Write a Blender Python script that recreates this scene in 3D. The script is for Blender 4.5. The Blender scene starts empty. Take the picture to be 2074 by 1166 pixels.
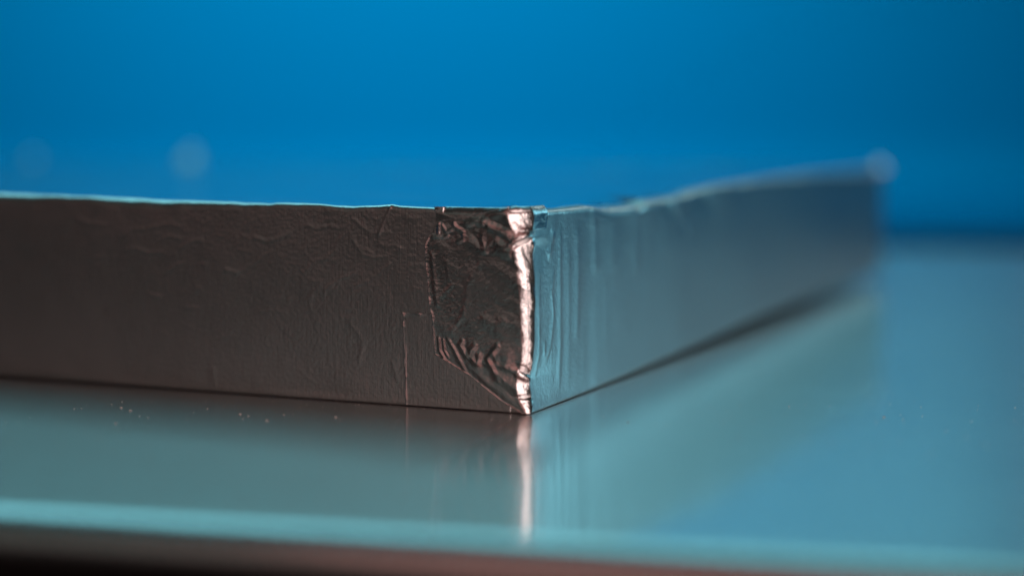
import bpy, math, random
import numpy as np
from mathutils import Vector

CM = 0.01                     # everything below is written in centimetres and built in metres
scene = bpy.context.scene
COL = scene.collection
R = math.radians
rng = np.random.default_rng(7)

# ------------------------------------------------------------------ camera
PW, PH, FPX = 2074.0, 1166.0, 3662.0
PITCH, ROLL = R(5.46), R(0.23)
CAM = np.array([-0.165, -17.107, 2.855])
fw = np.array([0, math.cos(PITCH), -math.sin(PITCH)])
up0 = np.array([0, math.sin(PITCH), math.cos(PITCH)])
rt0 = np.array([1.0, 0, 0])
rt = rt0 * math.cos(ROLL) - up0 * math.sin(ROLL)
up = up0 * math.cos(ROLL) + rt0 * math.sin(ROLL)
cd = bpy.data.cameras.new('camera')
cam = bpy.data.objects.new('camera', cd)
COL.objects.link(cam)
from mathutils import Matrix
m = Matrix(((rt[0], up[0], -fw[0], CAM[0] * CM), (rt[1], up[1], -fw[1], CAM[1] * CM), (rt[2], up[2], -fw[2], CAM[2] * CM), (0, 0, 0, 1)))
cam.matrix_world = m
cd.sensor_width = 36.0
cd.lens = 36.0 * FPX / PW
cd.clip_start = 0.002
cd.clip_end = 20
cd.dof.use_dof = True
cd.dof.focus_distance = 17.75 * CM
cd.dof.aperture_fstop = 8.6
scene.camera = cam

# ------------------------------------------------------------------ world (a dark studio) and lamps
w = bpy.data.worlds.new('World')
scene.world = w
w.use_nodes = True
bg = w.node_tree.nodes['Background']
bg.inputs['Color'].default_value = (0.95, 0.92, 0.85, 1)
bg.inputs['Strength'].default_value = 0.018
scene.view_settings.view_transform = 'Standard'
scene.view_settings.look = 'None'
scene.view_settings.exposure = 0
scene.view_settings.gamma = 1


def area(name, loc, target, sx, sy, power, color, spread=180):
    l = bpy.data.lights.new(name, 'AREA')
    l.shape = 'RECTANGLE'
    l.size, l.size_y = sx * CM, sy * CM
    l.energy = power
    l.color = color
    l.spread = R(spread)
    o = bpy.data.objects.new(name, l)
    COL.objects.link(o)
    o.location = Vector(loc) * CM
    o.rotation_euler = (Vector(target) - Vector(loc)).to_track_quat('-Z', 'Y').to_euler()
    return o


# power = radiance * pi * area(m2)   (radiance seen in the foil)
def rad(L, sx, sy):
    return L * math.pi * sx * sy * 1e-4


area('back_softbox', (-8, 30, 35), (-5, 3, 0), 50, 30, rad(1.30, 50, 30), (0.27, 0.86, 1.0))
area('side_fill', (42, 21, 17), (2, 5, 1), 24, 22, rad(1.25, 24, 22), (0.28, 0.80, 1.0))  # added unseen light that brightens the right side of the box
area('rim_fill', (25, 46, 22), (3, 5, 2), 10, 12, rad(1.2, 10, 12), (0.62, 0.94, 1.0))  # added to brighten the right top rim, no known source
area('warm_front_lamp', (15, -25, 9), (0, 0, 1), 22, 18, rad(2.0, 22, 18), (1.0, 0.78, 0.74))
area('dim_left_fill', (-29, -41, 14), (0, 0, 1), 40, 40, rad(0.054, 40, 40), (0.68, 0.92, 0.84))  # unseen fill, added to lift the left side of the box
area('low_red_fill', (-38, -36, 4.5), (0, 0, 1), 46, 5, rad(0.085, 46, 5), (1.0, 0.24, 0.21))  # added light for the reddish band along the foot of the left side
area('dim_red_fill', (6, -46, 30), (0, 0, 4), 92, 56, rad(0.25, 92, 56), (1.0, 0.38, 0.34))  # added, stands in for reddish surroundings in front; tints the board edge
area('backdrop_lamp', (-6, 18, 46), (-5, 58, 17), 24, 10, rad(11.6, 24, 10), (1.0, 1.0, 0.98), 78)


# ------------------------------------------------------------------ helpers
def ray(px, py):
    d = fw * FPX + rt * (px - PW / 2) + up * (PH / 2 - py)
    return d / np.linalg.norm(d)


AL = R(65.7)
AR = R(24.3)
uL = np.array([-math.sin(AL), math.cos(AL)])       # along the front-left side, away from the near corner
uR = np.array([math.sin(AR), math.cos(AR)])        # along the right side
nL = np.array([-math.cos(AL), -math.sin(AL)])      # outward normals
nR = np.array([math.cos(AR), -math.sin(AR)])


def on_plane(px, py, n):
    d = ray(px, py)
    n3 = np.array([n[0], n[1], 0.0])
    t = -(CAM @ n3) / (d @ n3)
    return CAM + d * t


def LF(px, py):            # photo point -> (s, v) on the left side; s is negative
    p = on_plane(px, py, nL)
    return (-(p[:2] @ uL), p[2])


def RF(px, py):            # -> (s, v) on the right side; s is positive
    p = on_plane(px, py, nR)
    return ((p[:2] @ uR), p[2])


def GF(px, py, z=0.0):     # -> x, y on the board
    d = ray(px, py)
    t = (z - CAM[2]) / d[2]
    p = CAM + d * t
    return p[:2]


def smooth(a, b, x):
    t = np.clip((x - a) / (b - a), 0, 1)
    return t * t * (3 - 2 * t)


def hash2(i, j, k):
    x = np.sin(i * 127.1 + j * 311.7 + k * 74.7) * 43758.5453
    return x - np.floor(x)


def vnoise(x, y, k=0):
    i, j = np.floor(x), np.floor(y)
    fx, fy = x - i, y - j
    fx = fx * fx * fx * (fx * (fx * 6 - 15) + 10)
    fy = fy * fy * fy * (fy * (fy * 6 - 15) + 10)
    a, b = hash2(i, j, k), hash2(i + 1, j, k)
    c, d = hash2(i, j + 1, k), hash2(i + 1, j + 1, k)
    return (a + (b - a) * fx) * (1 - fy) + (c + (d - c) * fx) * fy - 0.5


def facet(x, y, k=0):
    """random heights on a triangular lattice, linear between: flat facets and sharp creases, as crumpled foil has"""
    xx, yy = x + y * 0.577, y * 1.155
    xx = xx + 0.35 * vnoise(x * 0.9, y * 0.9, k + 31)
    yy = yy + 0.35 * vnoise(x * 0.9, y * 0.9, k + 47)
    i, j = np.floor(xx), np.floor(yy)
    fx, fy = xx - i, yy - j
    a, b = hash2(i, j, k), hash2(i + 1, j, k)
    c, d = hash2(i, j + 1, k), hash2(i + 1, j + 1, k)
    lo = a + (b - a) * fx + (c - a) * fy
    hi = d + (c - d) * (1 - fx) + (b - d) * (1 - fy)
    return np.where(fx + fy < 1, lo, hi) - 0.5


def seg_dist(s, v, pts):
    """distance to a polyline and position (0..1) along it, and the signed side"""
    best = np.full(s.shape, 1e9)
    par = np.zeros(s.shape)
    side = np.zeros(s.shape)
    P = np.array(pts)
    L = np.r_[0, np.cumsum(np.hypot(*(P[1:] - P[:-1]).T))]
    for q in range(len(P) - 1):
        ax, ay = P[q]
        dx, dy = P[q + 1] - P[q]
        l2 = dx * dx + dy * dy + 1e-12
        t = np.clip(((s - ax) * dx + (v - ay) * dy) / l2, 0, 1)
        ex, ey = s - ax - t * dx, v - ay - t * dy
        d = np.hypot(ex, ey)
        m_ = d < best
        best = np.where(m_, d, best)
        par = np.where(m_, (L[q] + t * math.sqrt(l2)) / L[-1], par)
        side = np.where(m_, np.sign(dx * ey - dy * ex), side)
    return best, par, side


def crease(s, v, pts, a, wd, kind='ridge'):
    d, par, side = seg_dist(s, v, pts)
    tap = smooth(0, 0.15, par) * smooth(1, 0.85, par)
    if kind == 'ridge':
        return a * tap * np.exp(-(d / wd) ** 2)
    if kind == 'sharp':
        return a * tap * np.maximum(0, 1 - d / wd)
    if kind == 'step':      # one side stands higher, dying away from the line
        return a * tap * (side > 0) * np.exp(-d / (wd * 3)) * np.minimum(1, d / (wd * 0.3) + 0.3)
    return 0


def mesh_obj(name, verts, faces, mat, parent=None, uv=None, smooth_=True):
    me = bpy.data.meshes.new(name)
    me.from_pydata((np.asarray(verts) * CM).tolist(), [], faces if isinstance(faces, list) else faces.tolist())
    if uv is not None:
        ul = me.uv_layers.new(name='UVMap')
        idx = np.empty(len(me.loops), dtype=np.int64)
        me.loops.foreach_get('vertex_index', idx)
        ul.data.foreach_set('uv', np.asarray(uv, dtype=np.float32)[idx].ravel())
    me.materials.append(mat)
    if smooth_:
        me.polygons.foreach_set('use_smooth', np.ones(len(me.polygons), dtype=bool))
    me.update()
    o = bpy.data.objects.new(name, me)
    COL.objects.link(o)
    if parent:
        o.parent = parent
    return o


def grid_faces(nr, nc, closed=False, off=0, flip=False):
    r = np.arange(nr - 1)[:, None]
    c = np.arange(nc if closed else nc - 1)[None, :]
    a = r * nc + c
    b = r * nc + (c + 1) % nc
    f = np.stack([a, b, b + nc, a + nc], -1).reshape(-1, 4) + off
    return f[:, ::-1] if flip else f


def tag(o, label=None, cat=None, kind=None, group=None):
    if label: o['label'] = label
    if cat: o['category'] = cat
    if kind: o['kind'] = kind
    if group: o['group'] = group


# ------------------------------------------------------------------ materials
def new_mat(name):
    mt = bpy.data.materials.new(name)
    mt.use_nodes = True
    nt = mt.node_tree
    return mt, nt, nt.nodes['Principled BSDF']


def foil_mat(name, rough=0.22, color=(0.86, 0.85, 0.84), brush='v', brush_amt=0.35, lump=0.25, lump_scale=1.2, aniso=0.0, fine=0.12, rvar=0.2, sharp=0.0):
    """UVs are in centimetres"""
    mt, nt, p = new_mat(name)
    N, L = nt.nodes, nt.links
    p.inputs['Metallic'].default_value = 1
    p.inputs['Base Color'].default_value = (*color, 1)
    uv = N.new('ShaderNodeUVMap')
    mp = N.new('ShaderNodeMapping')
    mp.inputs['Scale'].default_value = (90, 2.2, 1) if brush == 'v' else (2.2, 90, 1)
    L.new(uv.outputs[0], mp.inputs[0])
    n1 = N.new('ShaderNodeTexNoise')
    n1.inputs['Scale'].default_value = 1
    n1.inputs['Detail'].default_value = 3
    L.new(mp.outputs[0], n1.inputs[0])
    n2 = N.new('ShaderNodeTexNoise')
    n2.inputs['Scale'].default_value = lump_scale
    n2.inputs['Detail'].default_value = 4
    n2.inputs['Roughness'].default_value = 0.45
    L.new(uv.outputs[0], n2.inputs[0])
    n3 = N.new('ShaderNodeTexNoise')
    n3.inputs['Scale'].default_value = 26
    n3.inputs['Detail'].default_value = 3
    L.new(uv.outputs[0], n3.inputs[0])
    b2 = N.new('ShaderNodeBump')
    b2.inputs['Strength'].default_value = lump
    b2.inputs['Distance'].default_value = 0.0022
    L.new(n2.outputs[0], b2.inputs['Height'])
    b3 = N.new('ShaderNodeBump')
    b3.inputs['Strength'].default_value = fine
    b3.inputs['Distance'].default_value = 0.0004
    L.new(n3.outputs[0], b3.inputs['Height'])
    L.new(b2.outputs[0], b3.inputs['Normal'])
    b1 = N.new('ShaderNodeBump')
    b1.inputs['Strength'].default_value = brush_amt
    b1.inputs['Distance'].default_value = 0.00006
    L.new(n1.outputs[0], b1.inputs['Height'])
    L.new(b3.outputs[0], b1.inputs['Normal'])
    L.new(b1.outputs[0], p.inputs['Normal'])
    # roughness varies over the sheet
    mr = N.new('ShaderNodeMapRange')
    mr.inputs['From Min'].default_value = 0.3
    mr.inputs['From Max'].default_value = 0.7
    mr.inputs['To Min'].default_value = rough * (1 - rvar)
    mr.inputs['To Max'].default_value = rough * (1 + rvar)
    L.new(n2.outputs[0], mr.inputs[0])
    L.new(mr.outputs[0], p.inputs['Roughness'])
    if aniso:
        p.inputs['Anisotropic'].default_value = aniso
        p.inputs['Anisotropic Rotation'].default_value = 0.25
        tg = N.new('ShaderNodeTangent')
        tg.direction_type = 'UV_MAP'
        L.new(tg.outputs[0], p.inputs['Tangent'])
    if sharp:                       # rolled foil: a polished lobe over a broad brushed one
        p2 = N.new('ShaderNodeBsdfPrincipled')
        p2.inputs['Metallic'].default_value = 1
        p2.inputs['Base Color'].default_value = (*color, 1)
        p2.inputs['Roughness'].default_value = 0.08
        L.new(b3.outputs[0], p2.inputs['Normal'])
        ms = N.new('ShaderNodeMixShader')
        ms.inputs[0].default_value = sharp
        L.new(p.outputs[0], ms.inputs[1])
        L.new(p2.outputs[0], ms.inputs[2])
        L.new(ms.outputs[0], N['Material Output'].inputs[0])
    return mt


M_FOIL = foil_mat('wrapping_foil', 0.30, brush='v', brush_amt=0.5, lump=0.06, lump_scale=0.9, aniso=0.5, rvar=0.06, sharp=0.2)
M_TOP = foil_mat('smooth_top_foil', 0.14, brush='v', brush_amt=0.3, lump=0.10, lump_scale=0.9)
M_FLAP = foil_mat('folded_foil', 0.20, brush='h', brush_amt=0.15, lump=0.06, lump_scale=2.0)
M_BOARD = foil_mat('board_foil', 0.23, brush='h', brush_amt=0.5, lump=0.006, lump_scale=0.4, aniso=0.95, fine=0.02, rvar=0.02, sharp=0.34)

# ------------------------------------------------------------------ backdrop and table
mt, nt, p = new_mat('blue_paper')
tc = nt.nodes.new('ShaderNodeTexCoord')
nz = nt.nodes.new('ShaderNodeTexNoise')
nz.inputs['Scale'].default_value = 3
nt.links.new(tc.outputs['Object'], nz.inputs[0])
mx = nt.nodes.new('ShaderNodeMix')
mx.data_type = 'RGBA'
mx.inputs['A'].default_value = (0.0, 0.180, 0.405, 1)
mx.inputs['B'].default_value = (0.0, 0.195, 0.435, 1)
nt.links.new(nz.outputs[0], mx.inputs['Factor'])
nt.links.new(mx.outputs['Result'], p.inputs['Base Color'])
p.inputs['Roughness'].default_value = 1
p.inputs['Specular IOR Level'].default_value = 0.0
M_PAPER = mt

path = [(-75, 20), (-72, 36), (-62, 48), (-45, 55), (-20, 58), (15, 58), (38, 54), (54, 45), (63, 32), (66, 14), (66, 4)]
P = np.array(path, float)
t = np.linspace(0, len(P) - 1, 90)
ti = np.clip(t.astype(int), 0, len(P) - 2)
def cr(k):
    k = np.clip(k, 0, len(P) - 1)
    return P[k]
f = (t - ti)[:, None]
p0, p1, p2, p3 = cr(ti - 1), cr(ti), cr(ti + 1), cr(ti + 2)
C2 = 0.5 * ((2 * p1) + (-p0 + p2) * f + (2 * p0 - 5 * p1 + 4 * p2 - p3) * f ** 2 + (-p0 + 3 * p1 - 3 * p2 + p3) * f ** 3)
hz = np.linspace(5, 17, 8)
cc = np.array([0.0, 0.0])
def ring(k, z): return np.c_[C2 * k, np.full(len(C2), z)]
V = np.concatenate([ring(.55, -0.47), ring(.8, -0.46)] + [ring(.96 + .04 * math.sin(R(a_)), 2.05 - 2.5 * math.cos(R(a_))) for a_ in range(8, 90, 8)] + [ring(1, z) for z in (2, 5, 8, 11, 14, 17)])
hz = range(len(V) // len(C2))
bd = mesh_obj('backdrop', V, grid_faces(len(hz), len(C2)), M_PAPER)
tag(bd, kind='structure')

mt, nt, p = new_mat('dark_table')
p.inputs['Base Color'].default_value = (0.012, 0.010, 0.010, 1)
p.inputs['Roughness'].default_value = 0.9
p.inputs['Specular IOR Level'].default_value = 0.1
nz = nt.nodes.new('ShaderNodeTexNoise')
nz.inputs['Scale'].default_value = 220
bp = nt.nodes.new('ShaderNodeBump')
bp.inputs['Strength'].default_value = 0.2
bp.inputs['Distance'].default_value = 0.0005
nt.links.new(nz.outputs[0], bp.inputs['Height'])
nt.links.new(bp.outputs[0], p.inputs['Normal'])
V = [(-90, -80, -0.5), (90, -80, -0.5), (90, 70, -0.5), (-90, 70, -0.5)]
tb = mesh_obj('table', V, [(0, 1, 2, 3)], mt, smooth_=False)
tag(tb, kind='structure')


# ------------------------------------------------------------------ rounded rectangle paths
def round_rect(corners, radii, steps, fine):
    """closed outline, counter-clockwise from above; fine(side, t, length)->spacing. returns pts, normals, (side, dist along)"""
    n = len(corners)
    C = [np.array(c, float) for c in corners]
    pts, nor, inf = [], [], []
    for k in range(n):
        a, b = C[k], C[(k + 1) % n]
        L_ = np.linalg.norm(b - a)
        d = (b - a) / L_
        nn = np.array([d[1], -d[0]])
        s = radii[k]
        e = L_ - radii[(k + 1) % n]
        x = s
        while x < e - 1e-6:
            pts.append(a + d * x); nor.append(nn); inf.append((k, x))
            x += fine(k, x, L_)
        pts.append(a + d * e); nor.append(nn); inf.append((k, e))
        # arc at b
        c_, rr = C[(k + 1) % n], radii[(k + 1) % n]
        d2 = C[(k + 2) % n] - c_
        d2 = d2 / np.linalg.norm(d2)
        n2 = np.array([d2[1], -d2[0]])
        cen = c_ - d * rr + d2 * rr
        cen = c_ - nn * 0 - d * rr - nn * rr
        a0 = math.atan2(nn[1], nn[0]); a1 = math.atan2(n2[1], n2[0])
        if a1 < a0: a1 += 2 * math.pi
        for q in range(1, steps):
            an = a0 + (a1 - a0) * q / steps
            nv = np.array([math.cos(an), math.sin(an)])
            pts.append(cen + nv * rr); nor.append(nv); inf.append((k, e + (2 * q / steps) * rr if q / steps < 0.5 else L_ + (2 * q / steps - 1) * rr))
    return np.array(pts), np.array(nor), inf


# ------------------------------------------------------------------ the board under the box
A = GF(0, 1022)
B = GF(2074, 1146)
d = (B - A) / np.linalg.norm(B - A)
nb = np.array([-d[1], d[0]])                      # away from the camera
ER = 0.26                                         # edge radius
mid = A - nb * ER
fr = mid + d * ((0 - mid[0]) / d[0])              # front edge line at x = 0
c0, c1 = fr - d * 30, fr + d * 14.0
DEP = 28.0
c2, c3 = c1 + nb * DEP, c0 + nb * DEP
pts, nor, inf = round_rect([c0, c1, c2, c3], [2.0, 2.0, 4.5, 2.0], 40, lambda k, x, L_: 0.12 if k == 0 else 0.3)
rows, uvr = [], []
TH = 0.48
cen = (c0 + c1 + c2 + c3) / 4
q0 = pts - nor * ER
wob = 0.005 * vnoise(pts[:, 0] * 0.5, pts[:, 1] * 0.5, 3) + 0.002 * vnoise(pts[:, 0] * 2, pts[:, 1] * 2, 5)
for a_ in np.linspace(0, 90, 10)[:-1]:
    rb_ = TH - ER
    rows.append(np.c_[pts - nor * rb_ * (1 - math.sin(R(a_))), np.full(len(pts), -TH + rb_ * (1 - math.cos(R(a_))))])
for a_ in np.linspace(0, 90, 15):
    rr = ER
    pz = -ER + rr * math.sin(R(a_)) + wob * math.sin(R(a_))
    pp = q0 + nor * rr * math.cos(R(a_))
    rows.append(np.c_[pp, pz])
for t_ in (0.01, 0.03, 0.08, 0.16, 0.28, 0.45, 0.65, 0.85, 0.98):
    pp = q0 * (1 - t_) + cen * t_
    rows.append(np.c_[pp, wob * (1 - min(1, t_ * 20))])
V = np.concatenate(rows)
uv = np.c_[V[:, :2] @ d, V[:, :2] @ nb + V[:, 2] * 1.0]
uv[:, 1] = np.concatenate([(r[:, :2] @ nb) + (r[:, 2] if i < 16 else 0 * r[:, 2]) for i, r in enumerate(rows)])
F = grid_faces(len(rows), len(pts), True).tolist()
nb_ = (len(rows) - 1) * len(pts)
F.append(list(range(nb_, nb_ + len(pts))))
board = mesh_obj('foil_covered_board', V, F, M_BOARD, uv=uv)
tag(board, 'wide satin silver board with a rounded front edge, lying flat under the box', 'board')

# ------------------------------------------------------------------ the foil wrapped box
box = bpy.data.objects.new('foil_wrapped_box', None)
COL.objects.link(box)
tag(box, 'long low box wrapped in creased silver foil, its sharp corner towards the viewer', 'box')

LL, RR = 19.0, 15.1
RB = 0.12                                          # rounding of the near vertical edge
toppx_l = [(0, 391), (150, 397), (330, 405), (470, 410), (545, 412.5), (556, 410.5), (610, 411), (650, 414.5), (711, 418.5), (760, 416.5), (790, 414), (806, 417), (850, 420), (880, 421), (900, 421), (950, 422), (1000, 421.5), (1040, 419), (1058, 418)]
toppx_r = [(1066, 418), (1085, 421), (1110, 424), (1135, 421), (1165, 417), (1192, 413), (1215, 415), (1240, 418.5), (1270, 419), (1300, 413), (1325, 405), (1350, 402), (1380, 394), (1410, 385), (1440, 377), (1465, 372), (1500, 368), (1560, 360), (1650, 350), (1790, 341)]
tl = np.array([LF(*q) for q in toppx_l]); tr = np.array([RF(*q) for q in toppx_r])
ts = np.r_[-LL, tl[:, 0], tr[:, 0], RR + 4]
tz = np.r_[tl[0, 1], tl[:, 1], tr[:, 1], tr[-1, 1]]
HT = 1.985


def top_at(s):
    return np.interp(s, ts, tz) + 0.006 * vnoise(s * 2.3, s * 0, 11) + 0.003 * vnoise(s * 9, s * 0, 12) + 0.007 * facet(s * 6, s * 0, 14) + 0.03 * facet(s * 3.0, s * 0, 13) * smooth(.9, 1.5, s) * smooth(6, 3, s)


# creases seen on the sides, traced in photo pixels and laid on the faces of the box
def Lp(*a): return [LF(x, y) for x, y in a]
def Rp(*a): return [RF(x, y) for x, y in a]
def z5(*a): return [LF(400 + x * .2411, 380 + y * .2411) for x, y in a]
def z3(*a): return [LF(x * .3431, 260 + y * .3431) for x, y in a]
def z1(*a): return [LF(780 + x * .223, 380 + y * .223) for x, y in a]
def z2(*a): return [LF(780 + x * .223, 620 + y * .223) for x, y in a]


left_creases = [
    (z5((870, 290), (980, 345), (1120, 318), (1200, 350)), .006, .022, 'ridge'),
    (z5((1275, 370), (1180, 440), (1160, 520), (1080, 600), (1000, 600), (900, 710), (860, 770)), .006, .02, 'ridge'),
    (z5((1275, 380), (1330, 490), (1390, 560), (1480, 585), (1600, 575), (1640, 520)), .008, .02, 'ridge'),
    (z5((1350, 490), (1440, 540), (1500, 560)), .006, .018, 'ridge'),
    (z5((1640, 610), (1590, 670), (1520, 720), (1440, 780), (1300, 830)), .006, .022, 'ridge'),
    (z5((1350, 670), (1320, 725), (1200, 760), (1070, 860), (1055, 940)), .008, .022, 'ridge'),
    (z5((920, 770), (1040, 800), (960, 890), (940, 980), (970, 1080), (1030, 1160)), .005, .025, 'ridge'),
    (z5((440, 405), (560, 445), (650, 430), (760, 400), (810, 355)), .008, .022, 'ridge'),
    (z5((640, 520), (560, 570), (470, 640), (380, 690), (300, 740)), .005, .025, 'ridge'),
    (z5((215, 690), (350, 715)), .008, .02, 'ridge'),
    (z5((640, 1025), (770, 1060)), .007, .02, 'ridge'),
    (z5((750, 970), (800, 910)), .006, .02, 'ridge'),
    (z5((1640, 140), (1580, 250), (1540, 350), (1505, 430)), .016, .03, 'sharp'),
    (z5((1285, 240), (1350, 300), (1450, 380), (1640, 370)), .007, .025, 'ridge'),
    (z5((1505, 430), (1560, 500), (1650, 480), (1720, 515), (1640, 540)), .006, .02, 'ridge'),
    (z5((1760, 670), (1850, 650), (1920, 650)), .005, .018, 'ridge'),
    (z5((1790, 890), (1830, 850), (1920, 870)), .005, .018, 'ridge'),
    (z5((1770, 460), (1870, 465)), .006, .015, 'ridge'),
    (z5((1640, 265), (1740, 235), (1800, 270), (1900, 245)), .005, .03, 'ridge'),
    (z5((1180, 1060), (1230, 1095), (1330, 1090)), .005, .02, 'ridge'),
    (z3((430, 530), (520, 560), (640, 575)), .007, .03, 'ridge'),
    (z3((720, 730), (790, 705), (880, 735), (990, 730)), .009, .028, 'ridge'),
    (z3((1050, 720), (1130, 665), (1210, 660)), .010, .028, 'ridge'),
    (z3((940, 660), (1000, 635), (1060, 650), (1080, 670)), .008, .025, 'ridge'),
    (z3((760, 600), (880, 590), (1010, 560), (1100, 590)), .007, .028, 'ridge'),
    (z3((720, 640), (780, 600)), .006, .025, 'ridge'),
    (z3((960, 865), (1020, 820), (1090, 790)), .008, .025, 'ridge'),
    (z3((560, 770), (620, 745)), .006, .025, 'ridge'),
    (z3((870, 975), (960, 995)), .010, .025, 'ridge'),
    (z3((1190, 790), (1215, 815), (1225, 785)), .009, .02, 'ridge'),
    (z3((1320, 830), (1420, 855)), .009, .02, 'ridge'),
    (z3((1070, 1050), (1200, 1060)), .006, .025, 'ridge'),
    (z3((1470, 630), (1590, 675), (1740, 600)), .006, .02, 'ridge'),
    (z3((700, 860), (760, 830)), .006, .025, 'ridge'),
    (z3((1140, 950), (1200, 940)), .006, .025, 'ridge'),
    # perforated looking seam going down to the board
    (Lp((822, 700), (822, 760), (824, 826)), .006, .014, 'sharp'),
    (z2((60, 480), (90, 620), (120, 700)), .006, .04, 'ridge'),
    (Lp((430, 740), (436, 785)), .005, .05, 'ridge'),
    (Lp((700, 640), (735, 690), (725, 740)), .006, .04, 'ridge'),
    (Lp((560, 770), (600, 745), (640, 780)), .002, .04, 'ridge'),
]
# a scatter of small soft wrinkles between them
for q in range(70):
    x0, y0 = rng.uniform(120, 850), rng.uniform(440, 700)
    an = rng.normal(0.2, 0.7)
    ln = rng.uniform(8, 40)
    pts_ = []
    for k in range(4):
        pts_.append((x0, y0))
        x0 += math.cos(an) * ln / 3; y0 += math.sin(an) * ln / 3
        an += rng.normal(0, 0.7)
    left_creases.append((Lp(*pts_), rng.uniform(.0015, .0045), rng.uniform(.015, .03), 'ridge'))

right_creases = [
    (Rp((1134, 440), (1133, 560), (1134, 700), (1131, 800)), .014, .05, 'ridge'),
    (Rp((1168, 440), (1170, 560), (1167, 700)), .014, .07, 'ridge'),
    (Rp((1197, 425), (1205, 480), (1206, 560)), .012, .08, 'ridge'),
    (Rp((1120, 465), (1113, 510), (1108, 520)), .02, .05, 'ridge'),
    (Rp((1122, 540), (1116, 590), (1120, 640), (1114, 700), (1102, 742)), .013, .03, 'ridge'),
    (Rp((1102, 690), (1104, 725)), .012, .03, 'ridge'),
    (Rp((1093, 540), (1090, 620), (1092, 700), (1090, 790)), .010, .03, 'ridge'),
    (Rp((1150, 480), (1152, 640), (1150, 800)), .006, .06, 'ridge'),
    (Rp((1240, 430), (1241, 560)), .008, .10, 'ridge'),
    (Rp((1290, 425), (1288, 560)), .008, .10, 'ridge'),
    (Rp((1345, 415), (1347, 520)), .008, .10, 'ridge'),
]


def disp_side(s, v):
    """outward displacement of the wrap in cm"""
    h = np.zeros(s.shape)
    lm = s < 0
    rm = ~lm
    for pts_, a, wd, kd in left_creases:
        P_ = np.array(pts_)
        b = lm & (s > P_[:, 0].min() - .2) & (s < P_[:, 0].max() + .2)
        if b.any():
            h[b] += crease(s[b], v[b], pts_, a * .4, wd * .6, kd)
    for pts_, a, wd, kd in right_creases:
        P_ = np.array(pts_)
        b = rm & (s > P_[:, 0].min() - .4) & (s < P_[:, 0].max() + .4)
        if b.any():
            h[b] += crease(s[b], v[b], pts_, a * .4, wd, kd)
    # slack in the sheet
    h += 0.012 * vnoise(s * 0.5, v * 0.7, 21) + 0.004 * vnoise(s * 1.6, v * 1.4, 22)
    h += np.where(lm, 0.0016 * facet(s * 3.5, v * 3.0, 23) * smooth(0.0, .3, v), 0)
    # vertical pleats of the right side, strongest near the corner
    pl = np.exp(-np.maximum(s, 0) / 2.5) * smooth(0, .35, s)
    h += pl * (0.007 * vnoise(s * 4.0, v * 0.35, 24) + 0.002 * vnoise(s * 11.0, v * 0.4, 25))
    h += rm * 0.006 * vnoise(s * 1.2, v * 0.3, 26)
    # gathered foil just under the top edge
    g = smooth(1.55, 1.95, v)
    h += g * ((0.005 + 0.02 * rm * smooth(.8, 2, s)) * facet(s * 3.0, v * 2.0, 27) + 0.003 * vnoise(s * 8, v * 3, 28))
    # near the bottom
    g = smooth(0.45, 0.0, v)
    h += g * 0.008 * facet(s * 1.4 + 3, v * 2.0, 29)
    return h


def corner_pos(s, v, r_):
    """point and outward normal on the corner with rounding r_(v); s<0 left, s>0 right"""
    th = np.clip((s / r_ + 1) / 2, 0, 1)               # 0..1 round the arc
    a0 = math.atan2(nL[1], nL[0]); a1 = math.atan2(nR[1], nR[0])
    an = a0 + (a1 - a0) * th
    nx, ny = np.cos(an), np.sin(an)
    cx, cy = r_ * (uL[0] + uR[0]), r_ * (uL[1] + uR[1])
    x = cx + nx * r_; y = cy + ny * r_
    # flatter than an arc: the sheet is pulled tight across the edge
    fl = 0.65
    x = x * (1 - fl) + fl * r_ * (uL[0] * (1 - th) + uR[0] * th)
    y = y * (1 - fl) + fl * r_ * (uL[1] * (1 - th) + uR[1] * th)
    exl = np.maximum(-s - r_, 0); exr = np.maximum(s - r_, 0)
    x = x + uL[0] * exl + uR[0] * exr
    y = y + uL[1] * exl + uR[1] * exr
    return x, y, nx, ny


def lean_at(z):
    return np.interp(z, [0, .18, .34, .42, .56, .8, 1.05, 1.35, 1.6, 1.68, 1.8, 2.0], [0, -.026, -.046, -.030, .000, .004, .004, -.008, -.034, -.020, -.040, -.046])


def rf(v):
    return np.interp(v, [0, .12, .3, .5, .8, 1.2, 1.6, 1.7, 1.85, 2.0], [.035, .095, .10, .068, .085, .105, .14, .12, .18, .19])


corners = [uL * LL, np.array([0.0, 0.0]), uR * RR, uL * LL + uR * RR]


def fine(k, x, L_):
    if k == 0:
        d_ = L_ - x
        return 0.011 if d_ < 1.6 else (0.014 if d_ < 5 else (0.025 if d_ < 13 else 0.2))
    if k == 1:
        return 0.012 if x < 1.0 else (0.03 if x < 4 else 0.06)
    return 0.25


pts, nor, inf = round_rect(corners, [0.2, RB, 0.25, 0.2], 22, fine)
side = np.array([i[0] for i in inf]); dist = np.array([i[1] for i in inf])
s = np.where(side == 0, dist - LL, dist)
s = np.where((side == 0) & (dist > LL), dist - LL, s)       # second half of the arc of the near edge
front = (side <= 1)
near = front & (s > -LL + .4) & (s < RR - .5)
topz = np.where(front, top_at(np.clip(s, -LL, RR)), HT)
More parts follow.
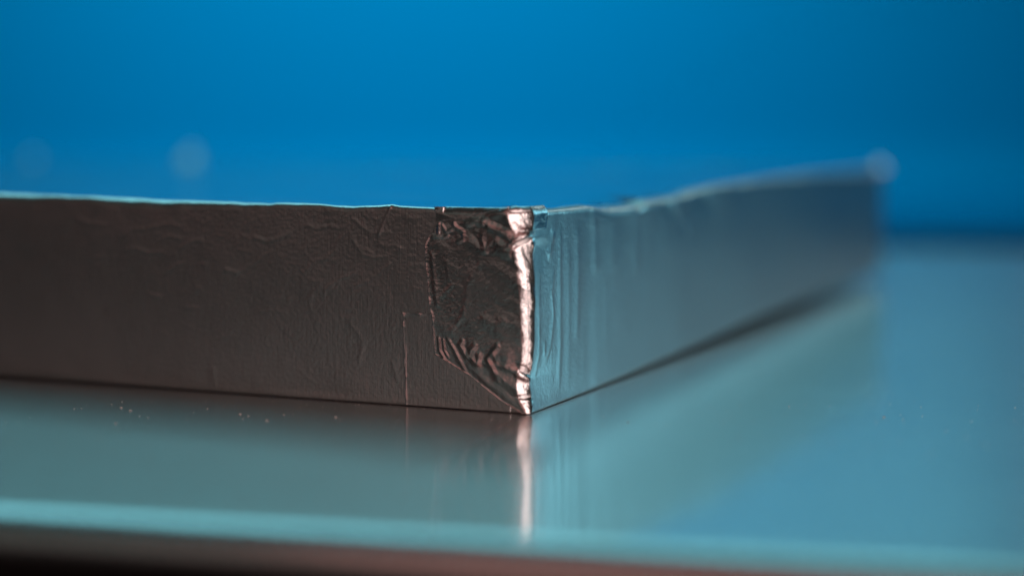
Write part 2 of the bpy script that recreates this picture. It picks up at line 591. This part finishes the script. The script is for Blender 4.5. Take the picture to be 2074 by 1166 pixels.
# ease the two far ends into the plain height
topz = np.where(side >= 2, tz[-1], topz)
lean = np.exp(-(s / .4) ** 2) * front              # the near edge leans a little
nrow = 120
rows, uvs = [], []
RT_ = 0.085
rt_s = RT_ * (1 + 0.5 * vnoise(s * 1.3, s * 0, 41) + 0.5 * facet(s * 5, s * 0, 42)) * np.where(front, 1 - (.62 * np.exp(-(np.minimum(s + 1.2, 0) / 2.2) ** 2) - .45 * smooth(-1.1, -.8, s)) * (s < 0) - .4 * np.exp(-(s / 1.0) ** 2) * (s >= 0), 1)
frac = np.linspace(0, 1, nrow)
arc2 = np.pi / 2
gap = 0.005 + front * np.where(s > 0, 0.145 * smooth(0, 11, s), 0.035 * smooth(1, 12, -s)) + 0.1 * (~front)
br = 0.02 + 0.5 * gap
S, V_ = [], []
for a_ in np.linspace(0, 90, 5)[:-1]:
    sn, cs = math.sin(R(a_)), math.cos(R(a_))
    z = gap + br * (1 - cs)
    cx_, cy_, nx_, ny_ = corner_pos(s, z, rf(z))
    cn = front & (np.abs(s) < 2)
    pb = np.where(cn[:, None], np.c_[cx_, cy_], pts)
    nb2 = np.where(cn[:, None], np.c_[nx_, ny_], nor)
    rows.append(np.c_[pb - nb2 * (br * (1 - sn))[:, None], z])
vb = gap + br
for fr_ in frac:
    z = vb + (topz - rt_s - vb) * fr_
    h = np.where(near, disp_side(s, z), 0)
    h = h * smooth(0, .1, z - gap)
    ln = lean * lean_at(z)
    cx_, cy_, nx_, ny_ = corner_pos(s, z, rf(z))
    cn = front & (np.abs(s) < 2)
    pb = np.where(cn[:, None], np.c_[cx_, cy_], pts)
    nb2 = np.where(cn[:, None], np.c_[nx_, ny_], nor)
    pp = pb + nb2 * h[:, None]
    pp[:, 0] += ln
    rows.append(np.c_[pp, z])
hl = rows[-1][:, :2].copy()
for a_ in np.linspace(0, 90, 9)[1:]:
    sn, cs = math.sin(R(a_)), math.cos(R(a_))
    rows.append(np.c_[hl - nor * (rt_s * (1 - cs))[:, None], topz - rt_s + rt_s * sn])
cen = np.mean(corners, axis=0)
rim = rows[-1][:, :2].copy()
zr = rows[-1][:, 2].copy()
for t_ in (0.006, 0.014, 0.025, 0.045, 0.08, 0.14, 0.22, 0.32, 0.45, 0.6, 0.75, 0.9, 0.99):
    pp = rim * (1 - t_) + cen * t_
    k = math.exp(-t_ * 30)
    ridge_ = front * smooth(-2, .2, s) * smooth(7, 3, s) * smooth(0, .02, t_) * smooth(.25, .05, t_)
    z = ridge_ * (.04 * vnoise(pp[:, 0] * 1.6, pp[:, 1] * .9, 53)) + zr * k + (HT - 0.03) * (1 - k) + 0.03 * vnoise(pp[:, 0] * .45, pp[:, 1] * .45, 51) * (1 - k) + 0.012 * facet(pp[:, 0] * 1.1, pp[:, 1] * 1.1, 52) * (1 - k)
    rows.append(np.c_[pp, z])
top_rows = rows[-13:]
VT = np.concatenate(top_rows)
FT = grid_faces(13, len(pts), True).tolist()
FT.append(list(range(12 * len(pts), 13 * len(pts))))
mesh_obj('top_sheet', VT, FT, M_TOP, box, uv=VT[:, :2])
rows = rows[:-12]
V = np.concatenate(rows)
ringlen = np.r_[0, np.cumsum(np.hypot(*(pts[1:] - pts[:-1]).T))]
uv = np.concatenate([np.c_[ringlen, r[:, 2] + (0 if i < nrow + 12 else 1) * 0] for i, r in enumerate(rows)])
F = grid_faces(len(rows), len(pts), True).tolist()
F.append(list(range(len(pts) - 1, -1, -1)))
mesh_obj('foil_wrap', V, F, M_FOIL, box, uv=uv)


# ------------------------------------------------------------------ sheets folded over the near corner
def base_h(s, v):
    return disp_side(s.ravel(), v.ravel()).reshape(s.shape) * smooth(0, .1, v)


def corner_sheet(name, vs, sl, sr, nv, ns, lift, rfun, extra, mat, edge_drop=0.006):
    vv = np.linspace(0, 1, nv)
    v = vs[0] + (vs[-1] - vs[0]) * vv
    L0 = np.interp(v, vs, sl); R0 = np.interp(v, vs, sr)
    tt = np.linspace(0, 1, ns)
    Sg = L0[:, None] + (R0 - L0)[:, None] * tt[None]
    Vg = np.repeat(v[:, None], ns, 1)
    # small uneven bits along the cut edges
    jit = 0.012 * vnoise(Vg * 9, Vg * 0, 61) * (1 - tt[None]) ** 8 + 0.006 * vnoise(Vg * 30, Vg * 0, 62) * (1 - tt[None]) ** 8
    Sg = Sg + jit
    r_ = rfun(Vg)
    x, y, nx, ny = corner_pos(Sg, Vg, r_)
    h = base_h(Sg, Vg) + lift + extra(Sg, Vg, tt[None] + 0 * Vg)
    ln = np.exp(-(Sg / .4) ** 2) * lean_at(Vg + .5 * Sg)
    h = h - 7.0 * np.maximum(0, Vg - 1.90) ** 2 * (Sg > -.9)
    X = x + nx * h + ln; Y = y + ny * h
    X2 = x + nx * (h - lift * 0.85) + ln; Y2 = y + ny * (h - lift * .85)
    top = np.stack([X, Y, Vg], -1).reshape(-1, 3)
    bot = np.stack([X2, Y2, Vg], -1).reshape(-1, 3)
    n = nv * ns
    F = np.concatenate([grid_faces(nv, ns), grid_faces(nv, ns, off=n, flip=True)]).tolist()
    def strip(ids):
        for a_, b_ in zip(ids[:-1], ids[1:]):
            F.append([a_ + n, b_ + n, b_, a_])
    strip([i for i in range(ns)])
    strip([(i + 1) * ns - 1 for i in range(nv)])
    strip([(nv - 1) * ns + i for i in range(ns)][::-1])
    strip([i * ns for i in range(nv)][::-1])
    uv = np.stack([Sg, Vg], -1).reshape(-1, 2)
    return mesh_obj(name, np.concatenate([top, bot]), F, mat, box, uv=np.concatenate([uv, uv]))


# outline of the big flap, traced
left_edge = [(1066, 841), (1014, 809), (947, 756), (907, 731), (881, 716), (876, 642), (872, 627), (870, 603), (865, 545), (861, 496), (871, 476), (890, 447), (927, 441), (970, 432), (1045, 418)]
le = [LF(*q) for q in left_edge]
# keep it single valued going up
ve, se = [], []
for a_, b_ in le:
    if ve and b_ <= ve[-1]: b_ = ve[-1] + .004
    se.append(a_); ve.append(b_)
right_edge = [(1071, 842), (1081, 812), (1079, 730), (1080, 640), (1082, 558), (1085, 505), (1088, 467), (1108, 462), (1110, 425)]
re_ = [RF(*q) for q in right_edge]
vr = [q[1] for q in re_]; sr_ = [max(q[0], .01) for q in re_]
vs = np.linspace(max(ve[0], 0.012), min(ve[-1], 1.985), 400)
sl = np.interp(vs, ve, se); sl[0] = min(sl[0], -.01)
sr = np.interp(vs, vr, sr_)

flap_creases = [
    # upper folds
    (z1((1190, 430), (1070, 395), (930, 330), (880, 290)), .035, .07, 'sharp'),
    (z1((1190, 470), (1080, 410), (960, 370), (930, 340)), .030, .05, 'sharp'),
    (z1((930, 340), (890, 460), (920, 560), (1000, 470), (1080, 405)), .022, .06, 'sharp'),
    (z1((720, 330), (830, 300), (930, 330)), .022, .06, 'sharp'),
    (z1((660, 285), (760, 340), (890, 300), (1190, 170)), .015, .05, 'ridge'),
    (z1((620, 290), (640, 350), (720, 400), (720, 470), (640, 500)), .030, .035, 'sharp'),
    (z1((495, 310), (490, 430)), .03, .03, 'sharp'),
    (z1((510, 320), (560, 400), (640, 370)), .02, .03, 'sharp'),
    (z1((420, 440), (540, 450), (600, 430)), .02, .03, 'sharp'),
    (z1((720, 430), (800, 500), (900, 570), (1040, 580), (1190, 630)), .016, .06, 'ridge'),
    (z1((1000, 480), (1080, 530), (1190, 590)), .018, .06, 'ridge'),
    # vertical ridge beside the cut edge
    (z1((430, 560), (450, 800), (480, 1100)), .012, .03, 'ridge'),
    (z1((610, 870), (580, 820), (560, 640)), .006, .02, 'ridge'),
    (z1((920, 650), (830, 740), (760, 880), (740, 1050), (700, 1150)), .007, .04, 'ridge'),
    (z1((640, 850), (500, 1000), (470, 1100)), .006, .03, 'ridge'),
    # lower crumples
    (z2((560, 270), (640, 400), (720, 560), (760, 610)), .022, .035, 'sharp'),
    (z2((730, 290), (690, 350), (740, 440), (770, 490)), .022, .05, 'sharp'),
    (z2((860, 330), (790, 400), (780, 450), (850, 520), (880, 400)), .022, .06, 'sharp'),
    (z2((1030, 380), (950, 480), (990, 540), (1030, 640)), .026, .05, 'sharp'),
    (z2((760, 490), (850, 510), (960, 520), (1060, 540), (1170, 560)), .026, .05, 'sharp'),
    (z2((1060, 540), (1000, 420), (1060, 330)), .02, .06, 'sharp'),
    (z2((850, 690), (960, 690), (1080, 650)), .012, .05, 'ridge'),
    (z2((1120, 100), (1010, 190), (930, 130), (880, 60)), .014, .07, 'ridge'),
    (z2((1010, 190), (1080, 290), (1130, 400), (1160, 560), (1200, 640)), .018, .07, 'ridge'),
    (z2((590, 250), (700, 100), (740, 0)), .008, .03, 'ridge'),
    (z2((490, 260), (500, 400), (560, 500)), .02, .03, 'sharp'),
    (z2((530, 280), (545, 400), (590, 480)), .018, .025, 'sharp'),
    (z2((700, 770), (850, 750), (960, 780)), .01, .05, 'ridge'),
]


def flap_extra(s_, v_, t_):
    h = np.zeros(s_.shape)
    for pts_, a, wd, kd in flap_creases:
        h += crease(s_, v_, pts_, a * .42, wd * .8, kd)
    # folded rim
    h += 0.008 * np.exp(-((s_ - s_[:, :1]) / .018) ** 2) * (0.7 + 1.0 * vnoise(v_ * 18, v_ * 0, 71))
    d = np.abs(s_)
    body = smooth(0, .1, -s_ - .03) * smooth(0, .14, s_ - s_[:, :1])
    low = smooth(.95, .35, v_)
    hi = smooth(1.45, 1.75, v_)
    h += body * (0.014 * low + 0.008 * hi + 0.005) * facet(s_ * 4.5 + v_ * 2, v_ * 4.0, 72)
    h += body * (0.009 * low + 0.006 * hi + 0.002) * vnoise(s_ * 7, v_ * 7 + s_ * 4, 73)
    h += smooth(0, .1, -s_ - .03) * (0.0008 * facet(s_ * 17 + 8 * v_, v_ * 5, 74) + 0.0003 * facet(s_ * 36 + 9 * v_, v_ * 12, 78))
    # the soft bead that runs down the near edge, pinched in two places
    h += 0.020 * np.exp(-((s_ - 0.0) / .12) ** 2) * vnoise(v_ * 2.6, v_ * 0 + 4, 75)
    h -= 0.030 * np.exp(-((s_ + 0.01) / .14) ** 2) * np.exp(-((v_ - 1.655 - s_ * .3) / .022) ** 2)
    h += 0.020 * np.exp(-((s_ - 0.02) / .14) ** 2) * np.exp(-((v_ - 1.71 - s_ * .3) / .05) ** 2)
    h -= 0.022 * np.exp(-((s_ + 0.01) / .12) ** 2) * np.exp(-((v_ - .42 + s_ * .4) / .03) ** 2)
    h += 0.018 * np.exp(-((s_ + 0.01) / .12) ** 2) * np.exp(-((v_ - .36 + s_ * .4) / .04) ** 2)
    h -= 0.026 * np.exp(-((s_ + 0.01) / .10) ** 2) * np.exp(-((v_ - .165) / .02) ** 2)
    h += np.exp(-((s_) / .16) ** 2) * (0.016 * facet(s_ * 5, v_ * 4, 76) + .004 * facet(s_ * 16, v_ * 12, 79))
    return h


def zero(s_, v_, t_): return 0.0006 * facet(s_ * 14, v_ * 14, 77)


# a second, lower sheet that ends left of the flap
le2 = [LF(822, 826), LF(819, 740), LF(816, 650), LF(815, 632)]
vs2 = np.linspace(0.015, le2[-1][1], 150)
sl2 = np.interp(vs2, [q[1] for q in le2], [q[0] for q in le2])
corner_sheet('under_flap', vs2, sl2, np.full(len(vs2), -0.20), 150, 160, 0.006, rf,
             lambda s_, v_, t_: 0.006 * np.exp(-((s_ - s_[:, :1]) / .02) ** 2) * (0.6 + 2.0 * vnoise(v_ * 22, v_ * 0, 81))
             + 0.010 * np.exp(-((v_ - v_[-1, 0]) / .018) ** 2) * (0.8 + 1.2 * vnoise(s_ * 22, v_ * 0, 82))
             + 0.004 * facet(s_ * 9, v_ * 9, 83) * np.exp(-((v_ - v_[-1, 0]) / .1) ** 2) + 0.008 * smooth(.35, 0, v_) * facet(s_ * 2.2, v_ * 4, 84), M_FOIL)
corner_sheet('corner_flap', vs, sl, sr, 400, 330, 0.014, rf, flap_extra, M_FLAP)

# folded tab of the top sheet, between the flap and the top edge
vt = np.linspace(1.80, 1.975, 40)
tl_ = np.interp(vt, [1.80, 1.9, 1.975], [LF(885, 445)[0], LF(884, 432)[0], LF(880, 424)[0]])
tr_ = np.interp(vt, [1.80, 1.975], [LF(895, 447)[0], LF(1035, 421)[0]])
corner_sheet('top_tab', vt, tl_, tr_, 40, 160, 0.012, rf,
             lambda s_, v_, t_: 0.012 * facet(s_ * 5, v_ * 9, 85) + 0.012 * smooth(1.93, 1.975, v_) * vnoise(s_ * 9, v_ * 3, 86), M_FLAP)

# ------------------------------------------------------------------ peaks of crumpled foil on the far top edge
def nub(cx, cy, cz, r, seed):
    """a small lifted crease: a ramp that climbs away from the near side and drops sharply behind"""
    nu, nv = 21, 25
    U, W = np.meshgrid(np.linspace(-1, 1, nu), np.linspace(0, 1, nv))
    hgt = np.where(W < .82, W / .82, 1 - (W - .82) / .18) * (1 - np.abs(U) ** 3) * r * 1.15
    hgt = hgt + r * .10 * facet(U * 2 + seed, W * 3, seed) * (1 - np.abs(U) ** 3)
    x = cx + U * r * (1 - .25 * W)
    y = cy + (W - .82) * r * 3.6
    top = np.stack([x, y, cz + hgt], -1).reshape(-1, 3)
    bot = np.stack([x, y, cz - .05 + 0 * hgt], -1).reshape(-1, 3)
    n = nu * nv
    F = np.concatenate([grid_faces(nv, nu), grid_faces(nv, nu, off=n, flip=True)]).tolist()
    ring_ = list(range(nu)) + [(k + 1) * nu - 1 for k in range(1, nv)] + [(nv - 1) * nu + k for k in range(nu - 2, -1, -1)] + [k * nu for k in range(nv - 2, 0, -1)]
    for a_, b_ in zip(ring_, ring_[1:] + ring_[:1]):
        F.append([a_ + n, b_ + n, b_, a_])
    V = np.concatenate([top, bot])
    mesh_obj('foil_peak', V, F, M_FOIL, box, uv=V[:, :2])


def back_pt(s_):
    return uR * (RR - .2) + uL * s_


for s_, r_, sd in ((13.95, .215, 91), (17.9, .11, 92), (0.0, .10, 93)):
    q = back_pt(s_) if s_ else uR * (RR - .1) + uL * .1
    nub(q[0], q[1], 1.955, r_, sd)

# ------------------------------------------------------------------ dust on the board
V, F = [], []
def speck(px, py, r):
    x, y = GF(px, py)
    b = len(V)
    for k in range(6):
        a_ = k * math.pi / 3 + rng.uniform(-.3, .3)
        rr = r * rng.uniform(.6, 1.3)
        V.append((x + math.cos(a_) * rr * 1.6, y + math.sin(a_) * rr, 0.003))
    V.append((x, y, 0.003 + r * .9))
    for k in range(6):
        F.append((b + k, b + (k + 1) % 6, b + 6))
for px, py, r in ((245, 826, .010), (263, 832, .012), (247, 814, .006), (486, 839, .010), (503, 843, .010), (540, 852, .012), (492, 848, .007), (283, 843, .006), (234, 858, .009), (300, 846, .006), (420, 828, .006), (680, 845, .010), (575, 840, .006), (1272, 855, .010), (1349, 860, .006), (1500, 884, .006), (995, 850, .006), (150, 828, .006), (165, 827, .005), (1598, 823, .007), (1790, 845, .01)):
    speck(px, py, r * 1.15)
for k in range(260):
    speck(rng.uniform(0, 2074), rng.uniform(812, 925), rng.uniform(.0015, .0055))
mt, nt, p = new_mat('lint')
p.inputs['Base Color'].default_value = (0.75, 0.70, 0.66, 1)
p.inputs['Roughness'].default_value = 0.8
ds = mesh_obj('dust_specks', V, F, mt, smooth_=False)
tag(ds, 'scattered pale dust specks on the silver board in front of the box', 'dust', 'stuff')
